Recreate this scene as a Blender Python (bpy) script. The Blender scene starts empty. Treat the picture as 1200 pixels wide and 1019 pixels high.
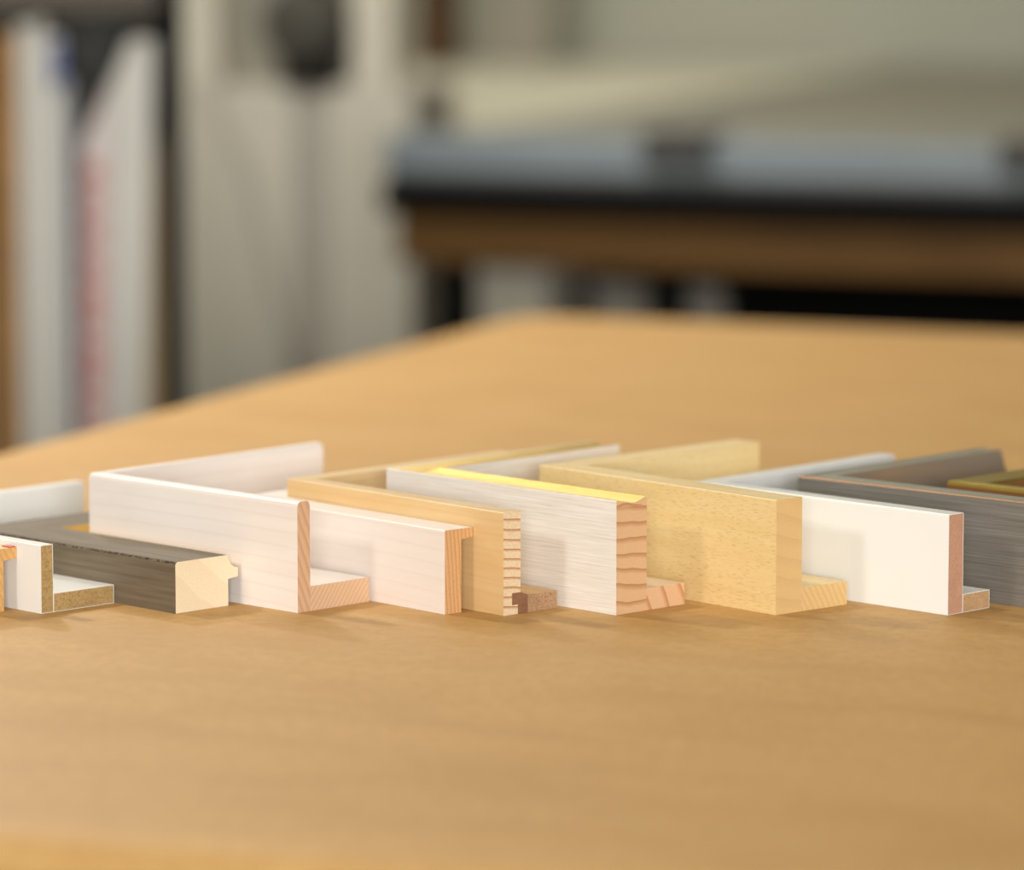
import bpy, bmesh, math, random
from mathutils import Vector, Matrix
random.seed(7)
sc = bpy.context.scene
COL = sc.collection

# ------------------------------------------------------------------ camera
TZ = 0.90                                   # table top height
cam_d = bpy.data.cameras.new('camera')
cam = bpy.data.objects.new('camera', cam_d); COL.objects.link(cam)
cam.location = (0, 0, 1.30)
cam.rotation_euler = (math.radians(90 - 7.228), 0, 0)
cam_d.sensor_fit = 'HORIZONTAL'; cam_d.sensor_width = 36.0; cam_d.lens = 156.0
cam_d.clip_start = 0.05; cam_d.clip_end = 60
cam_d.dof.use_dof = True
cam_d.dof.focus_distance = 2.405
cam_d.dof.aperture_fstop = 3.9
sc.camera = cam

# ------------------------------------------------------------------ world, lamps, added fill lights, exposure
w = bpy.data.worlds.new('world'); sc.world = w; w.use_nodes = True
w.node_tree.nodes['Background'].inputs[0].default_value = (1.0, 0.95, 0.86, 1)
w.node_tree.nodes['Background'].inputs[1].default_value = 0.20
sc.view_settings.view_transform = 'Standard'; sc.view_settings.look = 'None'
sc.view_settings.exposure = 0.0; sc.view_settings.gamma = 1.0
sc.view_settings.use_curve_mapping = False

def area(name, loc, target, sx, sy, power, color):
    d = bpy.data.lights.new(name, 'AREA'); d.shape = 'RECTANGLE'; d.size = sx; d.size_y = sy
    d.energy = power; d.color = color
    o = bpy.data.objects.new(name, d); COL.objects.link(o); o.location = loc
    o.rotation_euler = (Vector(target) - Vector(loc)).to_track_quat('-Z', 'Y').to_euler()
    return o
def tube(name, loc, sx, sy, power, color):
    o = area(name, loc, (loc[0], loc[1], 0), sx, sy, power, color); o.rotation_euler = (0, 0, 0); return o
tube('strip_lamp_over_table', (-0.58, 2.9, 1.66), 0.10, 2.6, 1.8, (1.0, 0.94, 0.84))
area('lamp_front_left', (-1.45, 1.10, 2.05), (-0.1, 2.45, 0.9), 0.24, 0.24, 11, (1.0, 0.96, 0.89))
area('right_fill_light', (1.25, 0.75, 1.45), (0.0, 2.45, 0.92), 0.5, 0.5, 7.5, (1.0, 0.97, 0.92))  # added fill from the right for the sawn ends and inner faces
area('lamp_back_left', (-1.05, 3.20, 2.10), (-0.25, 2.7, 0.9), 0.12, 0.12, 12.0, (1.0, 0.94, 0.84))
area('lamp_back', (-0.80, 4.35, 2.25), (-0.25, 2.7, 0.9), 0.12, 0.12, 9.5, (1.0, 0.94, 0.84))
area('front_fill_light', (0.25, -1.5, 1.45), (0.0, 2.4, 1.0), 1.8, 0.9, 100, (0.97, 0.985, 1.0))  # broad frontal fill added to brighten the upright faces, no real window
area('cabinet_fill_light', (-1.0, 4.45, 2.95), (-0.35, 5.8, 0.45), 1.5, 0.7, 40, (1.0, 0.98, 0.92))  # added fill aimed at the cabinet front, not a known fixture
tube('lamp_over_bench', (-0.45, 5.95, 2.85), 1.5, 0.4, 7.5, (1.0, 0.98, 0.91))
tube('counter_fill_light', (-0.15, 6.75, 2.90), 1.0, 0.3, 7, (1.0, 0.98, 0.91))  # extra fill put in to lift the counter top

# ------------------------------------------------------------------ helpers
def tag(o, label=None, cat=None, group=None, kind=None):
    if label: o['label'] = label
    if cat: o['category'] = cat
    if group: o['group'] = group
    if kind: o['kind'] = kind
    return o
def empty(name, loc, rz=0.0):
    o = bpy.data.objects.new(name, None); COL.objects.link(o)
    o.location = loc; o.rotation_euler = (0, 0, rz); o.empty_display_size = 0.02
    return o
def link(name, bm, mats, parent=None, matrix=None, smooth=False):
    me = bpy.data.meshes.new(name); bm.normal_update(); bm.to_mesh(me); bm.free()
    for m in (mats if isinstance(mats, (list, tuple)) else [mats]): me.materials.append(m)
    if smooth:
        for p in me.polygons: p.use_smooth = True
    o = bpy.data.objects.new(name, me); COL.objects.link(o)
    if matrix is not None: o.matrix_basis = matrix
    if parent: o.parent = parent
    return o
def bm_box(bm, x0, x1, y0, y1, z0, z1, bev=0.0, mat=0):
    vs = [bm.verts.new((x, y, z)) for z in (z0, z1) for y in (y0, y1) for x in (x0, x1)]
    fs = [bm.faces.new([vs[i] for i in f]) for f in
          ((0, 2, 3, 1), (4, 5, 7, 6), (0, 1, 5, 4), (2, 6, 7, 3), (0, 4, 6, 2), (1, 3, 7, 5))]
    for f in fs: f.material_index = mat
    if bev > 0:
        es = list({e for f in fs for e in f.edges})
        r = bmesh.ops.bevel(bm, geom=es, offset=bev, segments=2, affect='EDGES', profile=0.5)
        for f in r['faces']: f.material_index = mat
def boxo(name, mats, parent, x0, x1, y0, y1, z0, z1, bev=0.002, matrix=None):
    bm = bmesh.new(); bm_box(bm, x0, x1, y0, y1, z0, z1, bev)
    return link(name, bm, mats, parent, matrix)
def bm_tube(bm, pts, r, n=8):
    rings = []
    for i, p in enumerate(pts):
        p = Vector(p)
        a = Vector(pts[max(i - 1, 0)]); b = Vector(pts[min(i + 1, len(pts) - 1)])
        t = (b - a).normalized()
        up = Vector((0, 1, 0)) if abs(t.y) < 0.9 else Vector((1, 0, 0))
        s = t.cross(up).normalized(); q = s.cross(t)
        rings.append([bm.verts.new(p + (s * math.cos(2 * math.pi * k / n) + q * math.sin(2 * math.pi * k / n)) * r) for k in range(n)])
    for A, B in zip(rings, rings[1:]):
        for k in range(n): bm.faces.new((A[k], A[(k + 1) % n], B[(k + 1) % n], B[k]))
    bm.faces.new(rings[0][::-1]); bm.faces.new(rings[-1])
    bmesh.ops.recalc_face_normals(bm, faces=bm.faces)

# ------------------------------------------------------------------ materials
class NT:
    def __init__(s, name):
        s.m = bpy.data.materials.new(name); s.m.use_nodes = True
        s.t = s.m.node_tree; s.b = s.t.nodes['Principled BSDF']
        s.tc = s.t.nodes.new('ShaderNodeTexCoord'); s.oi = s.t.nodes.new('ShaderNodeObjectInfo')
    def n(s, t, **k):
        x = s.t.nodes.new(t)
        for a, v in k.items(): setattr(x, a, v)
        return x
    def l(s, a, b): s.t.links.new(a, b)
    def coords(s, scale, rot=(0, 0, 0), seed=True, loc=(0, 0, 0)):
        mp = s.n('ShaderNodeMapping'); mp.inputs['Scale'].default_value = scale
        mp.inputs['Rotation'].default_value = rot; mp.inputs['Location'].default_value = loc
        src = s.tc.outputs['Object']
        s.l(src, mp.inputs['Vector'])
        if not seed: return mp.outputs[0]
        mu = s.n('ShaderNodeMath', operation='MULTIPLY'); mu.inputs[1].default_value = 37.0
        s.l(s.oi.outputs['Random'], mu.inputs[0])
        ad = s.n('ShaderNodeVectorMath', operation='ADD')
        s.l(mp.outputs[0], ad.inputs[0]); s.l(mu.outputs[0], ad.inputs[1])
        return ad.outputs[0]
    def noise(s, vec, scale=1.0, detail=3.0, rough=0.55, dist=0.0):
        x = s.n('ShaderNodeTexNoise'); x.inputs['Scale'].default_value = scale
        x.inputs['Detail'].default_value = detail; x.inputs['Roughness'].default_value = rough
        x.inputs['Distortion'].default_value = dist
        s.l(vec, x.inputs['Vector']); return x.outputs['Fac']
    def ramp(s, fac, stops):
        x = s.n('ShaderNodeValToRGB'); e = x.color_ramp.elements
        while len(e) < len(stops): e.new(0.5)
        for el, (p, c) in zip(e, stops):
            el.position = p; el.color = (c, c, c, 1) if isinstance(c, (int, float)) else (*c, 1)
        s.l(fac, x.inputs[0]); return x.outputs[0]
    def mix(s, fac, a, b, mode='MIX'):
        x = s.n('ShaderNodeMixRGB', blend_type=mode)
        for i, v in ((0, fac), (1, a), (2, b)):
            if isinstance(v, (int, float)): x.inputs[i].default_value = v
            elif isinstance(v, tuple): x.inputs[i].default_value = (*v, 1)
            else: s.l(v, x.inputs[i])
        return x.outputs[0]
    def bump(s, h, strength, dist=0.0005):
        x = s.n('ShaderNodeBump'); x.inputs['Strength'].default_value = strength
        x.inputs['Distance'].default_value = dist
        s.l(h, x.inputs['Height']); s.l(x.outputs[0], s.b.inputs['Normal'])
    def done(s, col, rough=0.5, metal=0.0, spec=0.5, coat=0.0):
        if isinstance(col, tuple): s.b.inputs['Base Color'].default_value = (*col, 1)
        else: s.l(col, s.b.inputs['Base Color'])
        if isinstance(rough, (int, float)): s.b.inputs['Roughness'].default_value = rough
        else: s.l(rough, s.b.inputs['Roughness'])
        s.b.inputs['Metallic'].default_value = metal
        s.b.inputs['Specular IOR Level'].default_value = spec
        s.b.inputs['Coat Weight'].default_value = coat; s.b.inputs['Coat Roughness'].default_value = 0.15
        return s.m

def srgb(r, g, b):
    f = lambda c: (c / 255 / 12.92) if c / 255 <= 0.04045 else ((c / 255 + 0.055) / 1.055) ** 2.4
    return (f(r), f(g), f(b))

def plain(name, col, rough=0.5, metal=0.0, spec=0.5, var=0.06, scale=30):
    k = NT(name)
    f = k.noise(k.coords((scale, scale, scale)), 1.0, 3)
    d = tuple(c * (1 - 2 * var) for c in col)
    return k.done(k.mix(k.ramp(f, [(0.3, 0.0), (0.7, 1.0)]), d, col), rough, metal, spec)

def wood_face(name, base, dark, along=9, across=170, strength=0.5, broad=0.35, rough=0.5, spec=0.4,
              pores=None, pore_scale=(120, 900, 900), pore_cut=(0.60, 0.68), pore_amt=0.6, bump=0.12, coat=0.0, cath=0.0):
    """long grain: fine streaks running along local x, broad figure, optional short pore dashes"""
    k = NT(name)
    f = k.noise(k.coords((along, across, across)), 1.0, 5, 0.65)
    fine = k.ramp(f, [(0.36, 0.0), (0.66, 1.0)])
    b = k.noise(k.coords((along * 0.9, across * 0.16, across * 0.16)), 1.0, 3, 0.5, 0.6)
    brd = k.ramp(b, [(0.35, 0.0), (0.65, 1.0)])
    c = k.mix(k.mix(1.0, k.mix(strength, (0, 0, 0), fine), k.mix(broad, (0, 0, 0), brd), 'ADD'), base, dark)
    if cath > 0:                                    # cathedral figure: thin curved growth lines
        wv = k.n('ShaderNodeTexWave', wave_type='RINGS', rings_direction='Y', wave_profile='SAW')
        wv.inputs['Scale'].default_value = 1.0; wv.inputs['Distortion'].default_value = 2.2
        wv.inputs['Detail'].default_value = 2.0; wv.inputs['Detail Scale'].default_value = 1.3
        k.l(k.coords((5.0, 40, 40), loc=(-0.45, 0, 0.7), seed=False), wv.inputs['Vector'])
        ln = k.ramp(wv.outputs['Fac'], [(0.70, 0.0), (0.93, 1.0), (1.0, 0.0)])
        c = k.mix(k.mix(cath, (0, 0, 0), ln), c, dark)
    h = f
    if pores:
        p = k.noise(k.coords(pore_scale), 1.0, 2, 0.5)
        pm = k.ramp(p, [(pore_cut[0], 0.0), (pore_cut[1], 1.0)])
        c = k.mix(k.mix(pore_amt, (0, 0, 0), pm), c, pores)
        h = k.ramp(p, [(pore_cut[0], 1.0), (pore_cut[1], 0.0)])
    k.bump(h, bump)
    return k.done(c, rough, 0, spec, coat)

def wood_end(name, base, line, period=0.005, angle=0.0, curve=0.0, width=0.35, amt=0.8, fleck=0.25, rough=0.75):
    """end grain: growth rings as bands in the local y-z plane, angle 0 = level bands"""
    k = NT(name)
    v = k.coords((1, 1, 1), rot=(angle, 0, 0), seed=False)
    nz = k.n('ShaderNodeTexNoise'); nz.inputs['Scale'].default_value = 32; nz.inputs['Detail'].default_value = 2
    k.l(k.coords((0.2, 1, 1)), nz.inputs['Vector'])
    sub = k.n('ShaderNodeVectorMath', operation='SUBTRACT'); sub.inputs[1].default_value = (0.5, 0.5, 0.5)
    k.l(nz.outputs['Color'], sub.inputs[0])
    sca = k.n('ShaderNodeVectorMath', operation='SCALE'); sca.inputs['Scale'].default_value = 0.0030 + curve
    k.l(sub.outputs[0], sca.inputs[0])
    ad = k.n('ShaderNodeVectorMath', operation='ADD'); k.l(v, ad.inputs[0]); k.l(sca.outputs[0], ad.inputs[1])
    wv = k.n('ShaderNodeTexWave', wave_type='BANDS', bands_direction='Z', wave_profile='SAW')
    wv.inputs['Scale'].default_value = 0.31416 / period; wv.inputs['Distortion'].default_value = 0.0
    k.l(ad.outputs[0], wv.inputs['Vector'])
    ln = k.ramp(wv.outputs['Fac'], [(1 - width, 0.0), (0.97, 1.0), (1.0, 0.0)])
    c = k.mix(k.mix(amt, (0, 0, 0), ln), base, line)
    fl = k.noise(k.coords((300, 1300, 1300)), 1.0, 2)
    c = k.mix(k.mix(fleck, (0, 0, 0), k.ramp(fl, [(0.45, 0.0), (0.7, 1.0)])), c, tuple(x * 0.75 for x in line))
    k.bump(fl, 0.15)
    return k.done(c, rough, 0, 0.25)

def speckle(name, base, dark, scale=900, amt=0.6, rough=0.8, cut=(0.48, 0.66)):
    k = NT(name)
    f = k.noise(k.coords((scale, scale, scale)), 1.0, 3, 0.7)
    g = k.noise(k.coords((60, 90, 90)), 1.0, 3, 0.6)
    c = k.mix(k.mix(amt, (0, 0, 0), k.ramp(f, [(cut[0], 0.0), (cut[1], 1.0)])), base, dark)
    c = k.mix(k.mix(0.35, (0, 0, 0), k.ramp(g, [(0.4, 0.0), (0.75, 1.0)])), c, dark)
    k.bump(f, 0.25)
    return k.done(c, rough, 0, 0.2)

def gold(name, col, rough=0.28):
    k = NT(name)
    f = k.noise(k.coords((40, 400, 400)), 1.0, 4)
    c = k.mix(k.ramp(f, [(0.35, 0.0), (0.7, 1.0)]), tuple(x * 0.85 for x in col), col)
    k.bump(f, 0.05)
    return k.done(c, rough, 0.85, 0.5)

def kraft():
    k = NT('kraft_paper')
    base = srgb(206, 163, 98)
    f1 = k.noise(k.coords((1100, 1100, 1100), seed=False), 1.0, 2, 0.6)
    f2 = k.noise(k.coords((120, 120, 120), seed=False), 1.0, 6, 0.75)
    f3 = k.noise(k.coords((7, 16, 7), rot=(0, 0, 0.3), seed=False), 1.0, 4, 0.6, 0.5)
    c = k.mix(k.mix(0.42, (0, 0, 0), k.ramp(f1, [(0.35, 0.0), (0.75, 1.0)])), base, tuple(x * 0.68 for x in base))
    c = k.mix(k.mix(0.55, (0, 0, 0), k.ramp(f2, [(0.42, 0.0), (0.60, 1.0)])), c, srgb(184, 139, 78))
    c = k.mix(k.mix(0.6, (0, 0, 0), k.ramp(f3, [(0.42, 0.0), (0.64, 1.0)])), c, srgb(186, 141, 79))
    k.bump(k.mix(0.5, f1, f2), 0.3, 0.0006)
    return k.done(c, 0.6, 0, 0.4)

M = {}
M['kraft'] = kraft()
M['table_wood'] = wood_face('table_wood', srgb(150, 105, 60), srgb(110, 72, 38), 4, 60, rough=0.6)
# frame corner finishes
M['pickled'] = wood_face('pickled_maple', srgb(249, 241, 233), srgb(229, 213, 202), 7, 60, 0.25, 0.3, 0.42, 0.4, bump=0.05, cath=0.30)
M['pickled_end'] = wood_end('pickled_maple_end_grain', srgb(226, 190, 154), srgb(198, 152, 112), 0.0026, math.radians(-52), 0, 0.6, 0.55, 0.2)
M['pickled_end_wall'] = wood_end('pickled_maple_end_grain_wall', srgb(222, 182, 146), srgb(190, 140, 100), 0.0042, math.radians(68), 0.001, 0.6, 0.6, 0.2)
M['cap_end'] = wood_end('cap_moulding_end_grain', srgb(224, 178, 126), srgb(184, 128, 78), 0.0026, math.radians(86), 0, 0.6, 0.65, 0.25)
M['maple'] = wood_face('clear_maple', srgb(240, 214, 166), srgb(222, 180, 120), 7, 95, 0.35, 0.45, 0.42, 0.4, bump=0.05, cath=0.45)
M['pine_end'] = wood_end('striped_pine_end_grain', srgb(238, 214, 176), srgb(178, 112, 58), 0.0053, math.radians(7), 0, 0.34, 0.95, 0.3)
M['ply'] = speckle('brown_base_end', srgb(188, 152, 116), srgb(120, 86, 60), 800, 0.7)
M['ply_top'] = wood_face('base_strip_top', srgb(214, 176, 120), srgb(176, 134, 84), 9, 120, 0.4, 0.3)
M['tongue'] = speckle('red_brown_tongue', srgb(150, 108, 80), srgb(112, 74, 52), 700, 0.5)
M['silver'] = wood_face('whitewashed_silver_grain', srgb(248, 245, 239), srgb(200, 182, 154), 22, 1500, 0.44, 0.10, 0.5, 0.4, bump=0.15,
                        pores=srgb(166, 144, 112), pore_scale=(18, 1300, 1300), pore_cut=(0.60, 0.70), pore_amt=0.4)
M['silver_end'] = wood_end('silver_moulding_end_grain', srgb(226, 186, 142), srgb(178, 120, 74), 0.0085, math.radians(5), 0.005, 0.38, 0.8, 0.12)
M['silver_foot_end'] = wood_end('silver_ledge_end_grain', srgb(230, 190, 148), srgb(196, 132, 84), 0.0125, math.radians(62), 0.002, 0.3, 0.9, 0.12)
M['raw_pale'] = wood_face('raw_pale_wood', srgb(236, 212, 180), srgb(214, 182, 142), 8, 80, 0.3, 0.3, 0.6)
M['gold'] = gold('bright_gold_leaf', (0.92, 0.62, 0.14))
M['ash'] = wood_face('yellow_limba', srgb(247, 224, 168), srgb(228, 192, 126), 9, 120, 0.35, 0.40, 0.42, 0.45,
                     pores=srgb(150, 104, 52), pore_scale=(190, 2300, 2300), pore_cut=(0.56, 0.68), pore_amt=0.32, bump=0.08)
M['ash_end'] = wood_end('yellow_limba_end', srgb(228, 192, 132), srgb(210, 168, 112), 0.011, math.radians(14), 0.003, 0.6, 0.35, 0.2)
M['ash_foot_end'] = wood_end('yellow_limba_ledge_end', srgb(232, 196, 136), srgb(208, 166, 108), 0.0036, math.radians(58), 0.001, 0.6, 0.5, 0.25)
M['gloss'] = plain('white_gloss_lacquer', srgb(246, 246, 242), 0.16, 0, 0.5, 0.008, 20)
M['satin'] = plain('white_satin_lacquer', srgb(246, 245, 240), 0.35, 0, 0.5, 0.01, 20)
M['mdf_red'] = speckle('pinkish_fibreboard', srgb(206, 160, 132), srgb(174, 124, 98), 1100, 0.5)
M['mdf_tan'] = speckle('tan_fibreboard', srgb(204, 168, 124), srgb(160, 120, 80), 1000, 0.55)
M['mdf_olive'] = speckle('olive_tan_fibreboard', srgb(190, 160, 108), srgb(136, 106, 62), 700, 0.7)
M['taupe'] = wood_face('weathered_taupe', srgb(132, 118, 98), srgb(96, 83, 66), 14, 420, 0.55, 0.35, 0.6, 0.3, bump=0.35)
M['taupe_worn'] = speckle('worn_dark_edge', srgb(120, 104, 82), srgb(46, 36, 28), 500, 0.9, cut=(0.44, 0.56))
M['cream_end'] = wood_end('cream_end_grain', srgb(246, 229, 196), srgb(230, 204, 162), 0.016, math.radians(35), 0.006, 0.9, 0.3, 0.22)
M['gold_dim'] = gold('antique_gold', (0.78, 0.52, 0.16), 0.36)
M['graphite'] = wood_face('brushed_graphite', srgb(136, 130, 120), srgb(84, 78, 70), 14, 1500, 0.6, 0.15, 0.42, 0.5, bump=0.4)
M['graphite_top'] = wood_face('pewter_green_top', srgb(150, 150, 134), srgb(112, 112, 98), 10, 200, 0.4, 0.3, 0.3, 0.6)
M['copper'] = gold('copper_edge', (0.42, 0.24, 0.13), 0.5)
M['rust'] = wood_face('rubbed_rust_brown', srgb(176, 142, 104), srgb(132, 124, 112), 6, 60, 0.5, 0.6, 0.4, 0.5)
M['walnut'] = wood_face('golden_brown_wood', srgb(156, 108, 62), srgb(112, 72, 40), 9, 200, 0.5, 0.4, 0.45, 0.45)
M['olive_gold'] = gold('olive_gold_top', (0.55, 0.40, 0.08), 0.34)
M['raw_end'] = wood_end('raw_tan_end_grain', srgb(222, 176, 112), srgb(190, 138, 78), 0.004, math.radians(60), 0.001, 0.6, 0.5, 0.3)
M['red'] = plain('red_stain', srgb(206, 92, 62), 0.5)
# room
M['floor'] = plain('grey_concrete', srgb(120, 116, 108), 0.7, 0, 0.3, 0.1, 4)
M['wall'] = plain('cream_wall_paint', srgb(184, 183, 167), 0.8, 0, 0.2, 0.03, 3)
M['ceil'] = plain('ceiling_paint', srgb(215, 212, 204), 0.9, 0, 0.2, 0.02, 3)
M['cab'] = plain('cabinet_pale_grey', srgb(214, 207, 190), 0.5, 0, 0.4, 0.02, 8)
M['cab_light'] = plain('cabinet_cream_post', srgb(226, 219, 199), 0.5, 0, 0.4, 0.02, 8)
M['cab_gap'] = plain('cabinet_grey_channel', srgb(184, 176, 162), 0.55, 0, 0.4, 0.03, 8)
M['mesh_grey'] = plain('perforated_grey', srgb(160, 154, 138), 0.6, 0, 0.4, 0.05, 40)
M['black'] = plain('black_paint', srgb(11, 11, 10), 0.7, 0, 0.08, 0.1, 20)
M['soft_black'] = plain('black_matte', srgb(40, 38, 33), 0.7, 0, 0.2, 0.1, 20)
M['steel'] = plain('blue_grey_aluminium', srgb(138, 148, 152), 0.5, 0.1, 0.5, 0.04, 10)
M['motor'] = plain('motor_dark_grey', srgb(84, 81, 72), 0.6, 0, 0.3, 0.1, 20)
M['clamp'] = plain('dark_grey_plastic', srgb(78, 76, 72), 0.55, 0, 0.3, 0.06, 30)
M['bench_wood'] = wood_face('brown_bench_wood', srgb(122, 88, 42), srgb(92, 62, 27), 3, 40, 0.4, 0.4, 0.6, 0.3)
M['dark_wood'] = wood_face('dark_brown_wood', srgb(88, 60, 28), srgb(62, 40, 16), 3, 40, 0.4, 0.4, 0.6, 0.3)
M['gold_wood'] = wood_face('golden_brown_panel', srgb(160, 116, 56), srgb(130, 90, 42), 3, 40, 0.4, 0.4, 0.6, 0.3)
M['bench_top'] = plain('off_white_laminate', srgb(150, 146, 132), 0.5, 0, 0.3, 0.03, 6)
M['sheet_a'] = plain('cream_board', srgb(228, 222, 198), 0.7, 0, 0.2, 0.02, 6)
M['sheet_c'] = plain('warm_grey_board', srgb(146, 141, 125), 0.7, 0, 0.2, 0.02, 6)
M['sheet_b'] = plain('stone_board', srgb(138, 134, 119), 0.7, 0, 0.2, 0.02, 6)
M['grey_board'] = plain('grey_board', srgb(158, 152, 138), 0.7, 0, 0.2, 0.03, 6)
M['white_board'] = plain('white_foam_board', srgb(214, 211, 202), 0.7, 0, 0.2, 0.02, 6)
M['pink_board'] = plain('pinkish_white_card', srgb(218, 206, 202), 0.7, 0, 0.2, 0.02, 6)
M['blue_board'] = plain('blue_grey_card', srgb(176, 182, 190), 0.7, 0, 0.2, 0.02, 6)
M['blue'] = plain('deep_blue_print', srgb(96, 110, 160), 0.6)
M['red_print'] = plain('faded_red_print', srgb(206, 138, 130), 0.6)
M['tan_board'] = plain('tan_card', srgb(182, 158, 122), 0.7, 0, 0.2, 0.03, 6)
M['shelf'] = plain('dark_shelf_paint', srgb(86, 80, 70), 0.6, 0, 0.3, 0.05, 10)
M['shelf_back'] = plain('charcoal_shelf_back', srgb(150, 147, 140), 0.7, 0, 0.2, 0.05, 10)
M['cord'] = plain('grey_rubber', srgb(190, 183, 168), 0.6)

# ------------------------------------------------------------------ room shell, in the workshop's own axes
PHI = math.radians(-20.5)
WORK = Matrix.Rotation(PHI, 4, 'Z')          # workshop axes: x along the bench, y away from the viewer
def room(name, mat, x0, x1, y0, y1, z0, z1):
    o = boxo(name, mat, None, x0, x1, y0, y1, z0, z1, 0.0, WORK); tag(o, kind='structure'); return o
room('floor', M['floor'], -4.6, 5.0, -3.0, 7.5, -0.08, 0.0)
room('wall_back', M['wall'], -4.6, 5.0, 7.4, 7.5, 0.0, 3.2)
room('wall_left', M['wall'], -4.7, -4.6, -3.0, 7.5, 0.0, 3.2)
room('ceiling', M['ceil'], -4.7, 5.0, -3.0, 7.5, 3.2, 3.3)
room('baseboard_back', M['cab_gap'], -4.6, 5.0, 7.385, 7.4, 0.0, 0.1)

# ------------------------------------------------------------------ work table and its kraft paper cover
TA0, TA1, TB0, TB1 = -1.42, 0.85, 1.632, 3.797
def outline(a0, a1, b0, b1, rad, n=12):
    pts = []
    for cx, cy, st in ((a1 - rad, b1 - rad, 0), (a0 + rad, b1 - rad, 90), (a0 + rad, b0 + rad, 180), (a1 - rad, b0 + rad, 270)):
        for i in range(n + 1):
            t = math.radians(st + 90 * i / n); pts.append((cx + rad * math.cos(t), cy + rad * math.sin(t)))
    out = []
    for p, q in zip(pts, pts[1:] + pts[:1]):
        L = math.dist(p, q); m = max(1, int(L / 0.03))
        for i in range(m): out.append((p[0] + (q[0] - p[0]) * i / m, p[1] + (q[1] - p[1]) * i / m))
    return out
def ring_inset(inset):
    r0 = 0.055
    return outline(TA0, TA1, TB0, TB1, r0), inset
table = empty('work_table', WORK @ Vector((-0.3, 2.7, 0)), PHI)
tag(table, 'large wooden work table under the brown kraft paper', 'table')
TL = Matrix.Translation((0.3, -2.7, 0))
bm = bmesh.new(); o_ = outline(TA0 + 0.03, TA1 - 0.03, TB0 + 0.03, TB1 - 0.03, 0.03)
lo = [bm.verts.new((x, y, TZ - 0.038)) for x, y in o_]; hi = [bm.verts.new((x, y, TZ - 0.0030)) for x, y in o_]
bm.faces.new(lo[::-1]); bm.faces.new(hi)
for i in range(len(o_)): j = (i + 1) % len(o_); bm.faces.new((lo[i], lo[j], hi[j], hi[i]))
link('table_top', bm, M['table_wood'], table, TL)
for ax in (TA0 + 0.12, TA1 - 0.2):
    for by in (TB0 + 0.12, TB1 - 0.2):
        boxo('leg', M['table_wood'], table, ax, ax + 0.08, by, by + 0.08, 0.0, TZ - 0.038, 0.004, TL)
boxo('apron', M['table_wood'], table, TA0 + 0.12, TA1 - 0.12, TB0 + 0.14, TB0 + 0.165, TZ - 0.14, TZ - 0.038, 0.002, TL)
boxo('apron', M['table_wood'], table, TA0 + 0.12, TA1 - 0.12, TB1 - 0.165, TB1 - 0.14, TZ - 0.14, TZ - 0.038, 0.002, TL)

def paper():
    bm = bmesh.new()
    base = outline(TA0, TA1, TB0, TB1, 0.055)
    n = len(base); cx, cy = (TA0 + TA1) / 2, (TB0 + TB1) / 2
    def norm(i):
        p, q = base[i - 1], base[(i + 1) % n]
        d = Vector((q[0] - p[0], q[1] - p[1])).normalized(); return Vector((-d.y, d.x))
    rings = []
    prof = [(0.085, -0.052), (0.045, -0.047), (0.020, -0.036), (0.006, -0.020), (0.0012, -0.0125), (0.0045, -0.0075), (0.011, -0.0030), (0.021, -0.0006),
            (0.032, 0.0), (0.050, 0.0), (0.075, 0.0), (0.12, 0.0), (0.18, 0.0), (0.25, 0.0)]
    for k, (ins, dz) in enumerate(prof):
        row = []
        for i, (x, y) in enumerate(base):
            nn = norm(i)
            if ins > 0.03:                                  # keep the inner rings free of folds at the corners
                fx = (cx - x) / (TA1 - TA0) * 2 * ins; fy = (cy - y) / (TB1 - TB0) * 2 * ins
                px, py = x + fx, y + fy
                px = min(max(px, TA0 + ins), TA1 - ins); py = min(max(py, TB0 + ins), TB1 - ins)
            else: px, py = x + nn.x * ins, y + nn.y * ins
            z = dz; near = 1.0 if y < TB0 + 0.1 else 0.25
            s = x if abs(y - cy) > abs(x - cx) else y
            if 0.001 <= ins < 0.2 and dz >= -0.002 and k > 4:
                wv = 0.5 + 0.5 * math.sin(s * 9 + 1.3 * math.sin(s * 4.1 + ins * 12) + ins * 25)
                env = math.exp(-((ins - 0.07) / 0.06) ** 2)
                z += 0.0026 * wv * env * near
            if -0.04 < dz < -0.015:
                w2 = math.sin(s * 13) * 0.5 + math.sin(s * 5.3 + 1)
                px -= nn.x * 0.003 * (w2 + 1.2); py -= nn.y * 0.003 * (w2 + 1.2)
            row.append(bm.verts.new((px, py, TZ + z)))
        rings.append(row)
    for A, B in zip(rings, rings[1:]):
        for i in range(n):
            j = (i + 1) % n; bm.faces.new((A[i], A[j], B[j], B[i]))
    bm.faces.new(rings[-1])
    bmesh.ops.remove_doubles(bm, verts=bm.verts, dist=1e-5)
    bmesh.ops.recalc_face_normals(bm, faces=bm.faces)
    o = link('kraft_paper', bm, M['kraft'], None, WORK)
    for p in o.data.polygons: p.use_smooth = len(p.vertices) <= 4
    sd = o.modifiers.new('thickness', 'SOLIDIFY'); sd.thickness = 0.0006; sd.offset = -1
    return o
tag(paper(), 'brown kraft paper sheet covering the work table and folded over its edges', 'paper')

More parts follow.
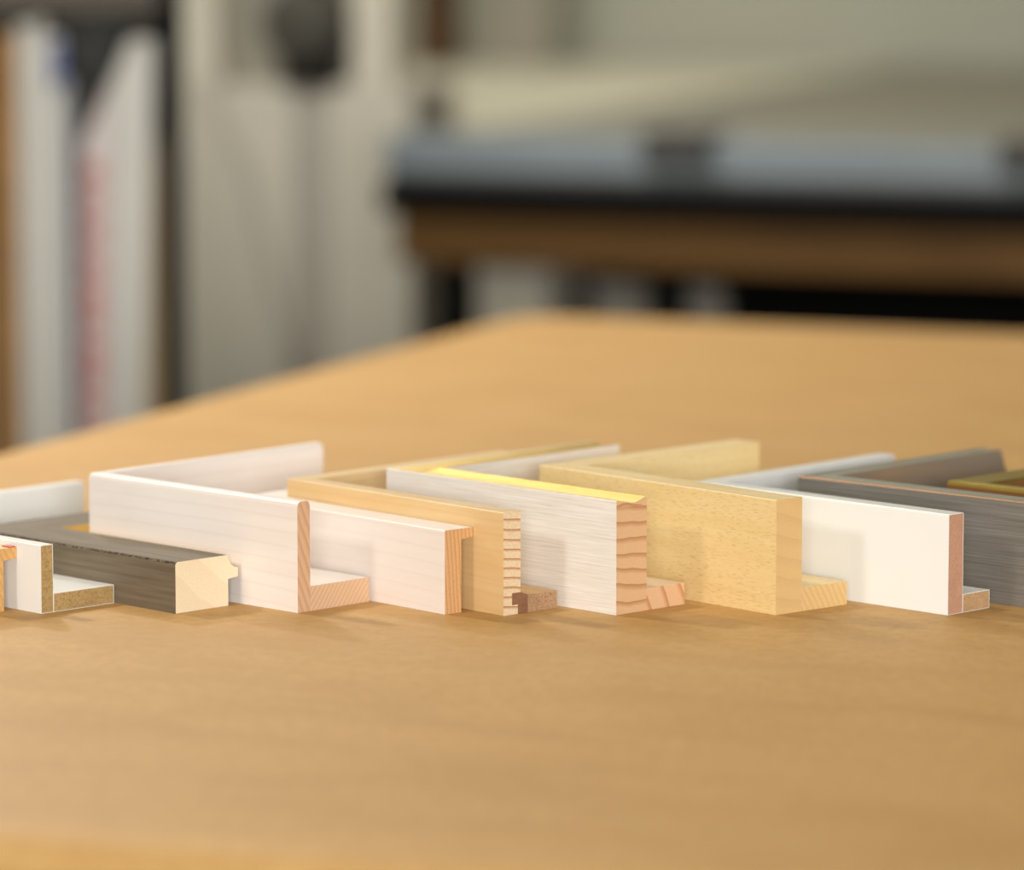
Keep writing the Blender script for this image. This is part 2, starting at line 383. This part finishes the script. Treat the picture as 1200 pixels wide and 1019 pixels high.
# ------------------------------------------------------------------ frame corners
def fillet(pts, seg=3):
    """pts: (u, z, radius, material of the side that starts here) -> list of (u, z, mat)"""
    out = []; n = len(pts)
    for i in range(n):
        u, z, r, m = pts[i]; pm = pts[i - 1][3]
        if r <= 0: out.append((u, z, m)); continue
        a = Vector(pts[i - 1][:2]); b = Vector((u, z)); c = Vector(pts[(i + 1) % n][:2])
        d1 = (a - b).normalized(); d2 = (c - b).normalized()
        half = d1.angle(d2) / 2
        t = min(r / math.tan(half), (a - b).length * 0.45, (c - b).length * 0.45)
        p0 = b + d1 * t; p2 = b + d2 * t
        for k in range(seg + 1):
            s = k / seg
            q = p0 * (1 - s) ** 2 + b * 2 * s * (1 - s) + p2 * s ** 2
            out.append((q.x, q.y, m if k >= seg // 2 else pm))
    return out

def extrude(name, parent, prof, length, side, alpha, mats, end_mat, rim=0.0, recess=0.0):
    """sweep a profile along local x; mitred at the corner, square at the far end. side +1 / -1 = which way 'inward' lies"""
    pf = fillet(prof); bm = bmesh.new(); n = len(pf)
    ct = 1 / math.tan(alpha / 2)
    A = [bm.verts.new((u * ct + 0.00008, side * u, z)) for u, z, m in pf]
    B = [bm.verts.new((length, side * u, z)) for u, z, m in pf]
    for i in range(n):
        j = (i + 1) % n
        f = bm.faces.new((A[i], A[j], B[j], B[i])); f.material_index = pf[i][2]; f.smooth = False
    fa = bm.faces.new(A); fa.material_index = end_mat
    fb = bm.faces.new(B); fb.material_index = end_mat
    bmesh.ops.recalc_face_normals(bm, faces=bm.faces)
    if rim > 0:                                             # lacquer skin seen as a thin rim round the sawn end
        r = bmesh.ops.inset_region(bm, faces=[fb], thickness=rim, depth=0)
        for f in r['faces']: f.material_index = 0
    return link(name, bm, mats, parent)

def corner(P, V_xy, ang2, L2, label, group, build):
    """P = ground point of the near sawn end's outer edge, V = mitre point, both in metres on the table"""
    P = Vector((*P, TZ + 0.0001)); V = Vector((*V_xy, TZ + 0.0001))
    d1 = P - V; L1 = d1.length; a1 = math.atan2(d1.y, d1.x)
    alpha = math.radians(ang2) - a1
    root = empty('frame_corner', V); tag(root, label, 'frame corner', group)
    for ang, L, side in ((a1, L1, 1), (math.radians(ang2), L2, -1)):
        holder = build(root, L, side, alpha)
        holder.rotation_euler = (0, 0, ang)
    return root
G = 'picture frame corner samples in a row'

def rect(u0, u1, z0, z1, r=0.0006, m=0): return [(u0, z0, 0.0, m), (u0, z1, r, m), (u1, z1, r, m), (u1, z0, 0.0, m)]

def L_shape(H, wall, foot_w, foot_h, mats, foot_mats, r=0.0006, rim=0.0, z0=0.0):
    def build(root, L, side, alpha):
        rail = extrude('rail', root, rect(0, wall, z0, H, r), L, side, alpha, mats, 1, rim)
        extrude('base_ledge', rail, rect(wall, foot_w, z0, foot_h, 0.0005), L, side, alpha, foot_mats, 1, rim)
        return rail
    return build

def b_cap(H, wall, lip, lip_h, mats, r=0.0007, red=False):
    def build(root, L, side, alpha):
        p = [(0, 0, 0.0, 0), (0, H, r, 0), (lip, H, r, 0), (lip, H - lip_h, 0.001, 0), (wall, H - lip_h - 0.0006, 0.0008, 0), (wall, 0, 0.0, 0)]
        rail = extrude('rail', root, p, L, side, alpha, mats, 1)
        if red:
            ya, yb = sorted((side * (lip - 0.0045), side * (lip - 0.0004)))
            boxo('painted_edge', M['red'], rail, L - 0.007, L - 0.0002, ya, yb, H + 0.00005, H + 0.0006, 0.0)
        return rail
    return build

def b_taupe(root, L, side, alpha):
    H = 0.0282
    p = [(0, 0, 0.0, 0), (0, H - 0.0012, 0.0003, 1), (0.0012, H, 0.0003, 0), (0.0375, H, 0.0004, 2), (0.0384, H - 0.0026, 0, 2), (0.0400, H - 0.0052, 0, 2),
         (0.0423, H - 0.0070, 0, 2), (0.0452, H - 0.0078, 0.0003, 2), (0.0452, H - 0.0126, 0.0003, 0), (0.0380, H - 0.0134, 0, 0), (0.0380, 0, 0.0, 0)]
    return extrude('rail', root, p, L, side, alpha, [M['taupe'], M['taupe_worn'], M['gold_dim'], M['cream_end']], 3)

def b_maple(root, L, side, alpha):
    H, w = 0.0565, 0.0124
    p = [(0, 0, 0, 0), (0, H, 0.0006, 0), (w, H, 0.0006, 0), (w, 0.0118, 0, 0), (0.0062, 0.0118, 0, 0), (0.0062, 0.0052, 0, 0), (0.0105, 0.0052, 0, 0), (0.0105, 0, 0, 0)]
    rail = extrude('rail', root, p, L, side, alpha, [M['maple'], M['pine_end']], 1)
    t = [(0.0062, 0.0052, 0, 0), (0.0062, 0.0118, 0, 0), (0.0125, 0.0118, 0, 0), (0.0178, 0.0098, 0, 0), (0.0178, 0.0, 0, 0), (0.0106, 0.0, 0, 0), (0.0106, 0.0052, 0, 0)]
    extrude('tongue', rail, t, L, side, alpha, [M['tongue'], M['tongue']], 1)
    extrude('base_ledge', rail, rect(0.0178, 0.0390, 0, 0.0098, 0.0004), L, side, alpha, [M['ply_top'], M['ply']], 1)
    return rail

def b_silver(root, L, side, alpha):
    H, w = 0.0626, 0.0235
    p = [(0, 0, 0, 0), (0, H, 0.0004, 0), (0.0012, H, 0.0002, 0), (0.0012, H - 0.0042, 0, 0), (w - 0.0012, H - 0.0042, 0, 0), (w - 0.0012, H, 0, 0), (w, H - 0.0006, 0, 0), (w, 0, 0, 0)]
    rail = extrude('rail', root, p, L, side, alpha, [M['silver'], M['silver_end']], 1)
    g = [(0.00125, H - 0.00415, 0, 0), (0.00125, H - 0.0002, 0, 0), (0.0055, H - 0.0010, 0, 0), (0.0105, H - 0.0019, 0, 0), (0.0135, H - 0.0021, 0, 0), (0.0165, H - 0.0015, 0, 0), (0.0195, H - 0.0006, 0, 0),
         (w - 0.00125, H + 0.0004, 0, 0), (w - 0.00125, H - 0.00415, 0, 0)]
    extrude('gilded_bead', rail, g, L, side, alpha, [M['gold'], M['silver_end']], 1)
    extrude('base_ledge', rail, rect(w, 0.0535, 0, 0.0121, 0.0005), L, side, alpha, [M['raw_pale'], M['silver_foot_end']], 1)
    return rail

def b_graphite(root, L, side, alpha):
    H = 0.0583
    p = [(0, 0, 0, 0), (0, H - 0.0007, 0, 2), (0.0007, H, 0, 2), (0.0016, H, 0, 1), (0.0050, H - 0.0006, 0, 1), (0.0100, H - 0.0004, 0, 1), (0.0150, H, 0, 3), (0.0158, H - 0.0012, 0, 3), (0.0185, H - 0.010, 0, 3),
         (0.0225, H - 0.018, 0, 3), (0.029, H - 0.025, 0, 3), (0.029, H - 0.031, 0, 3), (0.020, H - 0.031, 0, 3), (0.020, 0, 0, 0)]
    return extrude('rail', root, p, L, side, alpha, [M['graphite'], M['graphite_top'], M['copper'], M['rust'], M['cream_end']], 4)

def b_walnut(root, L, side, alpha):
    H = 0.056
    p = [(0, 0, 0, 0), (0, H - 0.0022, 0, 1), (0.0008, H, 0.0003, 1), (0.016, H - 0.0015, 0, 1), (0.017, H - 0.003, 0, 0), (0.020, H - 0.012, 0, 0), (0.026, H - 0.020, 0, 0), (0.026, 0, 0, 0)]
    return extrude('rail', root, p, L, side, alpha, [M['walnut'], M['olive_gold'], M['cream_end']], 2)

CORNERS = [
    ((-0.2848, 2.3809), (-0.4121, 2.5095), 47.3, 0.150, 'raw tan cap moulding corner with red touched lip, cut off at the left photo edge', b_cap(0.0345, 0.0110, 0.0201, 0.006, [M['maple'], M['raw_end']], 0.0005, True)),
    ((-0.2559, 2.3808), (-0.3837, 2.5100), 47.2, 0.178, 'low white L shaped corner with olive tan sawn ends, left of the dark taupe one', L_shape(0.0375, 0.0086, 0.0512, 0.0104, [M['satin'], M['mdf_olive']], [M['satin'], M['mdf_olive']], 0.0005, 0.0004)),
    ((-0.1828, 2.3813), (-0.3114, 2.5098), 46.0, 0.170, 'weathered taupe grey low block corner with cream sawn end and gold scooped lip', b_taupe),
    ((-0.1165, 2.3831), (-0.2410, 2.5040), 48.4, 0.182, 'tall pale pinkish white wood corner with rounded top edge and a wide ledge', L_shape(0.0610, 0.0093, 0.0540, 0.0137, [M['pickled'], M['pickled_end_wall']], [M['pickled'], M['pickled_end']], 0.003)),
    ((-0.0364, 2.3781), (-0.1566, 2.5116), 48.0, 0.170, 'pale pinkish white cap moulding corner with small overhanging lip and no ledge', b_cap(0.0461, 0.0118, 0.0201, 0.0054, [M['pickled'], M['cap_end']])),
    ((-0.0046, 2.3737), (-0.1284, 2.5116), 45.8, 0.172, 'honey maple corner with stripy end grain and a small brown ledge', b_maple),
    ((0.0565, 2.3757), (-0.0716, 2.5080), 46.1, 0.171, 'whitewashed silver grain corner with a gold grooved top', b_silver),
    ((0.1430, 2.3757), (0.0158, 2.5203), 44.5, 0.165, 'tall yellow pored wood corner, thick plain block with yellow ledge', L_shape(0.0631, 0.0197, 0.0550, 0.0130, [M['ash'], M['ash_end']], [M['ash'], M['ash_foot_end']], 0.0006)),
    ((0.2363, 2.3757), (0.1027, 2.5079), 47.2, 0.171, 'glossy white corner with pinkish fibreboard end and short white ledge', L_shape(0.0552, 0.0128, 0.0360, 0.0102, [M['gloss'], M['mdf_red']], [M['gloss'], M['mdf_tan']], 0.0012, 0.0004)),
]
CORNERS += [
    ((0.3090, 2.3757), (0.1632, 2.5091), 47.0, 0.172, 'dark brushed grey corner with copper edges and rusty brown inside, beside the glossy white one', b_graphite),
    ((0.3860, 2.3757), (0.2480, 2.5060), 46.0, 0.172, 'golden brown corner with olive gold top, cut off at the right photo edge', b_walnut),
]
for P, V, a2, L2, lab, b in CORNERS: corner(P, V, a2, L2, lab, G, b)

# ------------------------------------------------------------------ long bench across the back
bench = empty('cutting_bench', WORK @ Vector((-0.6, 6.0, 0)), PHI)
tag(bench, 'long black edged cutting bench with brown wooden apron behind the work table', 'bench')
BL = Matrix.Translation((0.6, -6.0, 0))
B0, B1 = -2.062, 0.9
boxo('bench_top', M['black'], bench, B0, B1, 5.05, 7.38, 0.884, 0.920, 0.003, BL)
boxo('bench_surface', M['bench_top'], bench, B0 + 0.01, B1 - 0.01, 5.12, 7.38, 0.920, 0.972, 0.003, BL)
boxo('apron', M['bench_wood'], bench, B0 + 0.012, B1 - 0.02, 5.075, 5.11, 0.822, 0.884, 0.003, BL)
boxo('apron', M['bench_wood'], bench, B0 + 0.012, B0 + 0.05, 5.11, 6.95, 0.822, 0.884, 0.003, BL)
for lx in (-2.012, -1.735, -0.6, 0.75):
    for ly in (5.12, 6.88):
        boxo('leg', M['black'], bench, lx, lx + 0.032, ly, ly + 0.05, 0.0, 0.884, 0.003, BL)
boxo('lower_shelf', M['dark_wood'], bench, B0 + 0.06, B1 - 0.1, 5.2, 6.8, 0.25, 0.28, 0.003, BL)
rail = empty('cutting_rail', WORK @ Vector((-0.6, 5.08, 0.920)), PHI)
tag(rail, 'blue grey metal guide rail along the front edge of the bench', 'rail')
RL = Matrix.Translation((0.6, -5.08, -0.920))
boxo('rail_body', M['steel'], rail, B0 + 0.004, B1, 5.056, 5.116, 0.9206, 0.980, 0.006, RL)
boxo('rail_groove', M['clamp'], rail, B0 + 0.01, B1, 5.0545, 5.058, 0.924, 0.936, 0.001, RL)
for cx in (-1.720, -1.280, -0.84, -0.4):
    bmc = bmesh.new(); bm_box(bmc, cx, cx + 0.085, 5.035, 5.13, 0.981, 0.990, 0.003); bm_box(bmc, cx, cx + 0.085, 5.035, 5.054, 0.953, 0.9815, 0.004)
    link('clamp', bmc, M['clamp'], rail, RL)

def board(name, label, cat, mat, x0, x1, y0, y1, z0, z1, group=None, tilt=(0, 0), parts=None):
    """an upright or lying board; origin at its base; tilt = small rotations about x and y (radians)"""
    e = Vector(((x0 + x1) / 2, (y0 + y1) / 2, z0))
    bm = bmesh.new(); bm_box(bm, x0 - e.x, x1 - e.x, y0 - e.y, y1 - e.y, 0, z1 - z0, min(0.0015, (x1 - x0) * .2, (y1 - y0) * .2, (z1 - z0) * .2))
    o = link(name, bm, mat); o.location = WORK @ e; o.rotation_euler = (tilt[0], tilt[1], PHI)
    tag(o, label, cat, group); return o
board('mat_board', 'wide warm grey board lying flat on the back bench, at its left end', 'board', M['sheet_c'], -2.0, -1.25, 5.75, 6.9, 0.9726, 0.978)
board('mat_board', 'large stone coloured board lying flat on the back bench, further right', 'board', M['sheet_b'], -1.2, 0.4, 5.45, 6.6, 0.9726, 0.977)
counter = empty('side_counter', WORK @ Vector((-2.62, 6.9, 0)), PHI)
tag(counter, 'cream counter behind the left end of the bench, with a brown post on it', 'counter')
CL = Matrix.Translation((2.62, -6.9, 0))
boxo('body', M['sheet_a'], counter, -3.15, -2.085, 5.56, 7.37, 0.06, 0.938, 0.003, CL)
boxo('counter_top', M['sheet_a'], counter, -3.16, -2.075, 5.54, 7.375, 0.938, 0.966, 0.004, CL)
boxo('plinth', M['cab_gap'], counter, -3.13, -2.12, 5.60, 7.36, 0.0, 0.06, 0.002, CL)
board('wooden_post', 'short dark brown wooden post standing on the cream counter', 'post', M['dark_wood'], -2.84, -2.775, 7.12, 7.17, 0.9665, 1.45)
board('picture_board', 'tall grey board standing on the cream counter beside the brown post', 'board', M['grey_board'], -2.765, -2.62, 7.20, 7.22, 0.9665, 1.4)

# things under the bench
def under_box(name, label, cat, mat, x0, x1, y0, y1, z0, z1, lid=None):
    e = empty(name, WORK @ Vector(((x0 + x1) / 2, (y0 + y1) / 2, z0)), PHI); tag(e, label, cat)
    hx, hy = (x1 - x0) / 2, (y1 - y0) / 2
    boxo('body', mat, e, -hx, hx, -hy, hy, 0, z1 - z0 - 0.02, 0.004)
    boxo('lid', lid or mat, e, -hx - 0.004, hx + 0.004, -hy - 0.004, hy + 0.004, z1 - z0 - 0.02, z1 - z0, 0.004)
    boxo('handle', M['clamp'], e, -min(0.04, hx * 0.6), min(0.04, hx * 0.6), -hy - 0.012, -hy, (z1 - z0) * 0.6, (z1 - z0) * 0.6 + 0.02, 0.003)
    return e
under_box('under_bench_box', 'pale box standing in for the lit wall under the left end of the bench', 'box', M['cab_light'], -1.972, -1.885, 5.16, 5.6, 0.2806, 0.812)  # added: its pale colour replaces the lit back wall between the legs
under_box('under_bench_box', 'dark brown storage box under the bench, behind its second leg', 'box', M['shelf'], -1.872, -1.850, 5.25, 5.6, 0.2806, 0.80)
under_box('under_bench_box', 'grey box standing in for the wall seen under the bench, left of the black crate', 'box', M['cab_gap'], -1.838, -1.665, 5.22, 5.65, 0.2806, 0.79)  # added likewise, for the mid grey wall further along
under_box('black_crate', 'large black crate under the right part of the bench', 'crate', M['black'], -1.655, -0.65, 5.18, 5.8, 0.2806, 0.800)

# ------------------------------------------------------------------ pale grey cabinet left of the bench
cab = empty('machine_cabinet', WORK @ Vector((-2.31, 5.6, 0)), PHI)
tag(cab, 'pale grey cabinet with a grey centre channel and two cream posts, left of the bench', 'cabinet')
KL = Matrix.Translation((2.31, -5.6, 0))
boxo('body', M['cab_gap'], cab, -2.478, -2.142, 5.357, 5.52, 0.05, 1.022, 0.004, KL)
boxo('door', M['cab'], cab, -2.480, -2.305, 5.350, 5.357, 0.06, 1.022, 0.004, KL)
boxo('door', M['cab'], cab, -2.258, -2.140, 5.350, 5.357, 0.06, 1.022, 0.004, KL)
boxo('post', M['cab_light'], cab, -2.480, -2.420, 5.36, 5.42, 1.022, 1.50, 0.004, KL)
boxo('post', M['cab_light'], cab, -2.228, -2.172, 5.36, 5.42, 1.022, 1.50, 0.004, KL)
bp = boxo('back_panel', M['mesh_grey'], cab, -2.42, -2.228, 5.40, 5.415, 1.022, 1.50, 0.002, KL)
boxo('top_rail', M['cab_light'], cab, -2.480, -2.172, 5.35, 5.43, 1.50, 1.55, 0.004, KL)
boxo('foot', M['black'], cab, -2.47, -2.15, 5.39, 5.50, 0.0, 0.05, 0.004, KL)
# dark machine head sitting in the opening
mh = empty('black_motor', WORK @ Vector((-2.288, 5.372, 1.0226)), PHI)
tag(mh, 'black motor head on top of the pale grey cabinet, between its cream posts', 'motor')
def lathe_y(prof, n=20):
    bm = bmesh.new(); rings = []
    for y, r in prof: rings.append([bm.verts.new((r * math.cos(2 * math.pi * k / n), y, r * math.sin(2 * math.pi * k / n))) for k in range(n)])
    for A, B in zip(rings, rings[1:]):
        for k in range(n): bm.faces.new((A[k], A[(k + 1) % n], B[(k + 1) % n], B[k]))
    bm.faces.new(rings[0]); bm.faces.new(rings[-1]); bmesh.ops.recalc_face_normals(bm, faces=bm.faces); return bm
link('housing', lathe_y([(-0.05, 0.012), (-0.05, 0.046), (-0.042, 0.054), (0.016, 0.056), (0.020, 0.050)]), M['motor'], mh, Matrix.Translation((0, 0, 0.082)), True)
boxo('base', M['soft_black'], mh, -0.035, 0.035, -0.03, 0.016, 0.0, 0.034, 0.004)
boxo('terminal_box', M['soft_black'], mh, -0.03, 0.03, -0.03, 0.015, 0.132, 0.175, 0.004)
# grey strap running down the left door
bm = bmesh.new(); bm_tube(bm, [(-0.125, 0, 0.40), (-0.115, 0, 0.372), (-0.095, 0, 0.325), (-0.07, 0, 0.285), (-0.052, 0, 0.21), (-0.03, 0, 0.12), (-0.006, 0, 0.045), (0.0, 0, 0.0)], 0.0055)
o = link('grey_cable', bm, M['cord'], None, None, True); o.location = WORK @ Vector((-2.305, 5.342, 0.64)); o.rotation_euler = (0, 0, PHI)
tag(o, 'grey cable hanging across the front of the pale grey cabinet', 'cable')

# ------------------------------------------------------------------ rack of boards at the left, turned to face the viewer
RYAW = math.radians(4.4)
RW = Matrix.Rotation(RYAW, 4, 'Z')
def rloc(x, y, z): return RW @ Vector((x, y, z))
rack = empty('board_rack', rloc(-0.40, 5.2, 0), RYAW)
tag(rack, 'dark rack holding upright boards at the left, with a black front post', 'rack')
SL = Matrix.Translation((0.40, -5.2, 0))
RX0 = -0.78
boxo('post', M['black'], rack, -0.010, 0.015, 4.93, 4.97, 0.0, 1.45, 0.003, SL)
boxo('post', M['black'], rack, RX0 - 0.03, RX0, 4.93, 4.97, 0.0, 1.45, 0.003, SL)
boxo('side_panel', M['soft_black'], rack, -0.006, 0.010, 4.97, 5.38, 0.0, 1.45, 0.002, SL)
boxo('top_shelf', M['shelf'], rack, RX0, -0.010, 4.94, 5.37, 1.142, 1.175, 0.003, SL)
boxo('back_panel', M['shelf_back'], rack, RX0, -0.006, 5.37, 5.385, 0.10, 1.45, 0.002, SL)
boxo('bottom_shelf', M['shelf'], rack, RX0, -0.010, 4.94, 5.37, 0.10, 0.13, 0.003, SL)
GB = 'boards standing in the rack'
def slab(name, label, cat, mat, pts, y0, y1):
    """upright slab: front outline (x, z) in rack axes pushed back from y0 to y1"""
    x0 = sum(p[0] for p in pts) / len(pts); z0 = min(p[1] for p in pts); e = Vector((x0, (y0 + y1) / 2, z0))
    bm = bmesh.new()
    A = [bm.verts.new((x - e.x, y0 - e.y, z - z0)) for x, z in pts]; B = [bm.verts.new((x - e.x, y1 - e.y, z - z0)) for x, z in pts]
    n = len(pts); bm.faces.new(A); bm.faces.new(B[::-1])
    for i in range(n): bm.faces.new((A[i], B[i], B[(i + 1) % n], A[(i + 1) % n]))
    bmesh.ops.recalc_face_normals(bm, faces=bm.faces)
    bmesh.ops.bevel(bm, geom=list(bm.edges), offset=0.0012, segments=1, affect='EDGES')
    o = link(name, bm, mat); o.location = RW @ e; o.rotation_euler = (0, 0, RYAW)
    tag(o, label, cat, GB); return o
ZB = 0.1305
def up(x0, x1, zt): return [(x0, ZB), (x1, ZB), (x1, zt), (x0, zt)]
slab('wood_panel', 'golden brown wooden panel standing in the rack at the left photo edge', 'panel', M['gold_wood'], up(-0.198, -0.169, 1.122), 4.945, 5.33)
for k, (x0, x1, zt, lab, mt) in enumerate((
        (-0.168, -0.153, 1.134, 'tall white board right beside the golden brown panel in the rack', 'white_board'),
        (-0.152, -0.137, 1.138, 'tall white board, second to the right of the golden brown panel', 'white_board'),
        (-0.136, -0.1195, 1.120, 'tall white board with a blue printed top corner in the rack', 'white_board'),
        (-0.119, -0.1105, 1.072, 'shorter blue grey board in the rack, right of the blue printed one', 'blue_board'))):
    b = slab('foam_board', lab, 'board', M[mt], up(x0, x1, zt), 4.945 + 0.004 * (k % 2), 5.32)
    if k == 2:
        boxo('blue_print', M['blue'], b, -0.004, 0.0086, -0.191, -0.17, (zt - ZB) - 0.055, (zt - ZB) - 0.006, 0.0)
slab('foam_board', 'short pale card behind the white carton in the rack', 'card', M['tan_board'], up(-0.110, -0.1045, 1.056), 5.12, 5.33)
cart = slab('flat_carton', 'flat white carton with sloping top and faded red printing in the rack', 'carton', M['pink_board'],
            [(-0.1095, ZB), (-0.0745, ZB), (-0.0655, 1.068), (-0.097, 1.000)], 4.945, 5.10)
rnd = random.Random(3); zz = 0.42
cx = sum((-0.1095, -0.0745, -0.0655, -0.097)) / 4
while zz < 0.985:                                            # rough printed marks running up the carton edge
    h = rnd.uniform(0.012, 0.03); xm = -0.091 + 0.012 * (zz - 0.5)
    boxo('red_print', M['red_print'], cart, xm - cx - 0.010, xm - cx + 0.010, 4.9440 - 5.0225, 4.9455 - 5.0225, zz - ZB, zz + h - ZB, 0.0)
    zz += h + rnd.uniform(0.005, 0.014)
slab('leaning_board', 'thick white board leaning right against the black post, slanted top corner', 'board', M['white_board'],
     [(-0.0735, ZB), (-0.050, ZB), (-0.0235, 0.92), (-0.0165, 1.116), (-0.043, 1.116), (-0.0645, 1.066)], 4.948, 5.30)
slab('tan_card', 'tan card wedged between the leaning white board and the black post', 'card', M['tan_board'],
     [(-0.0492, ZB), (-0.014, ZB), (-0.0115, 1.018), (-0.0195, 0.99), (-0.0228, 0.92)], 4.955, 5.28)
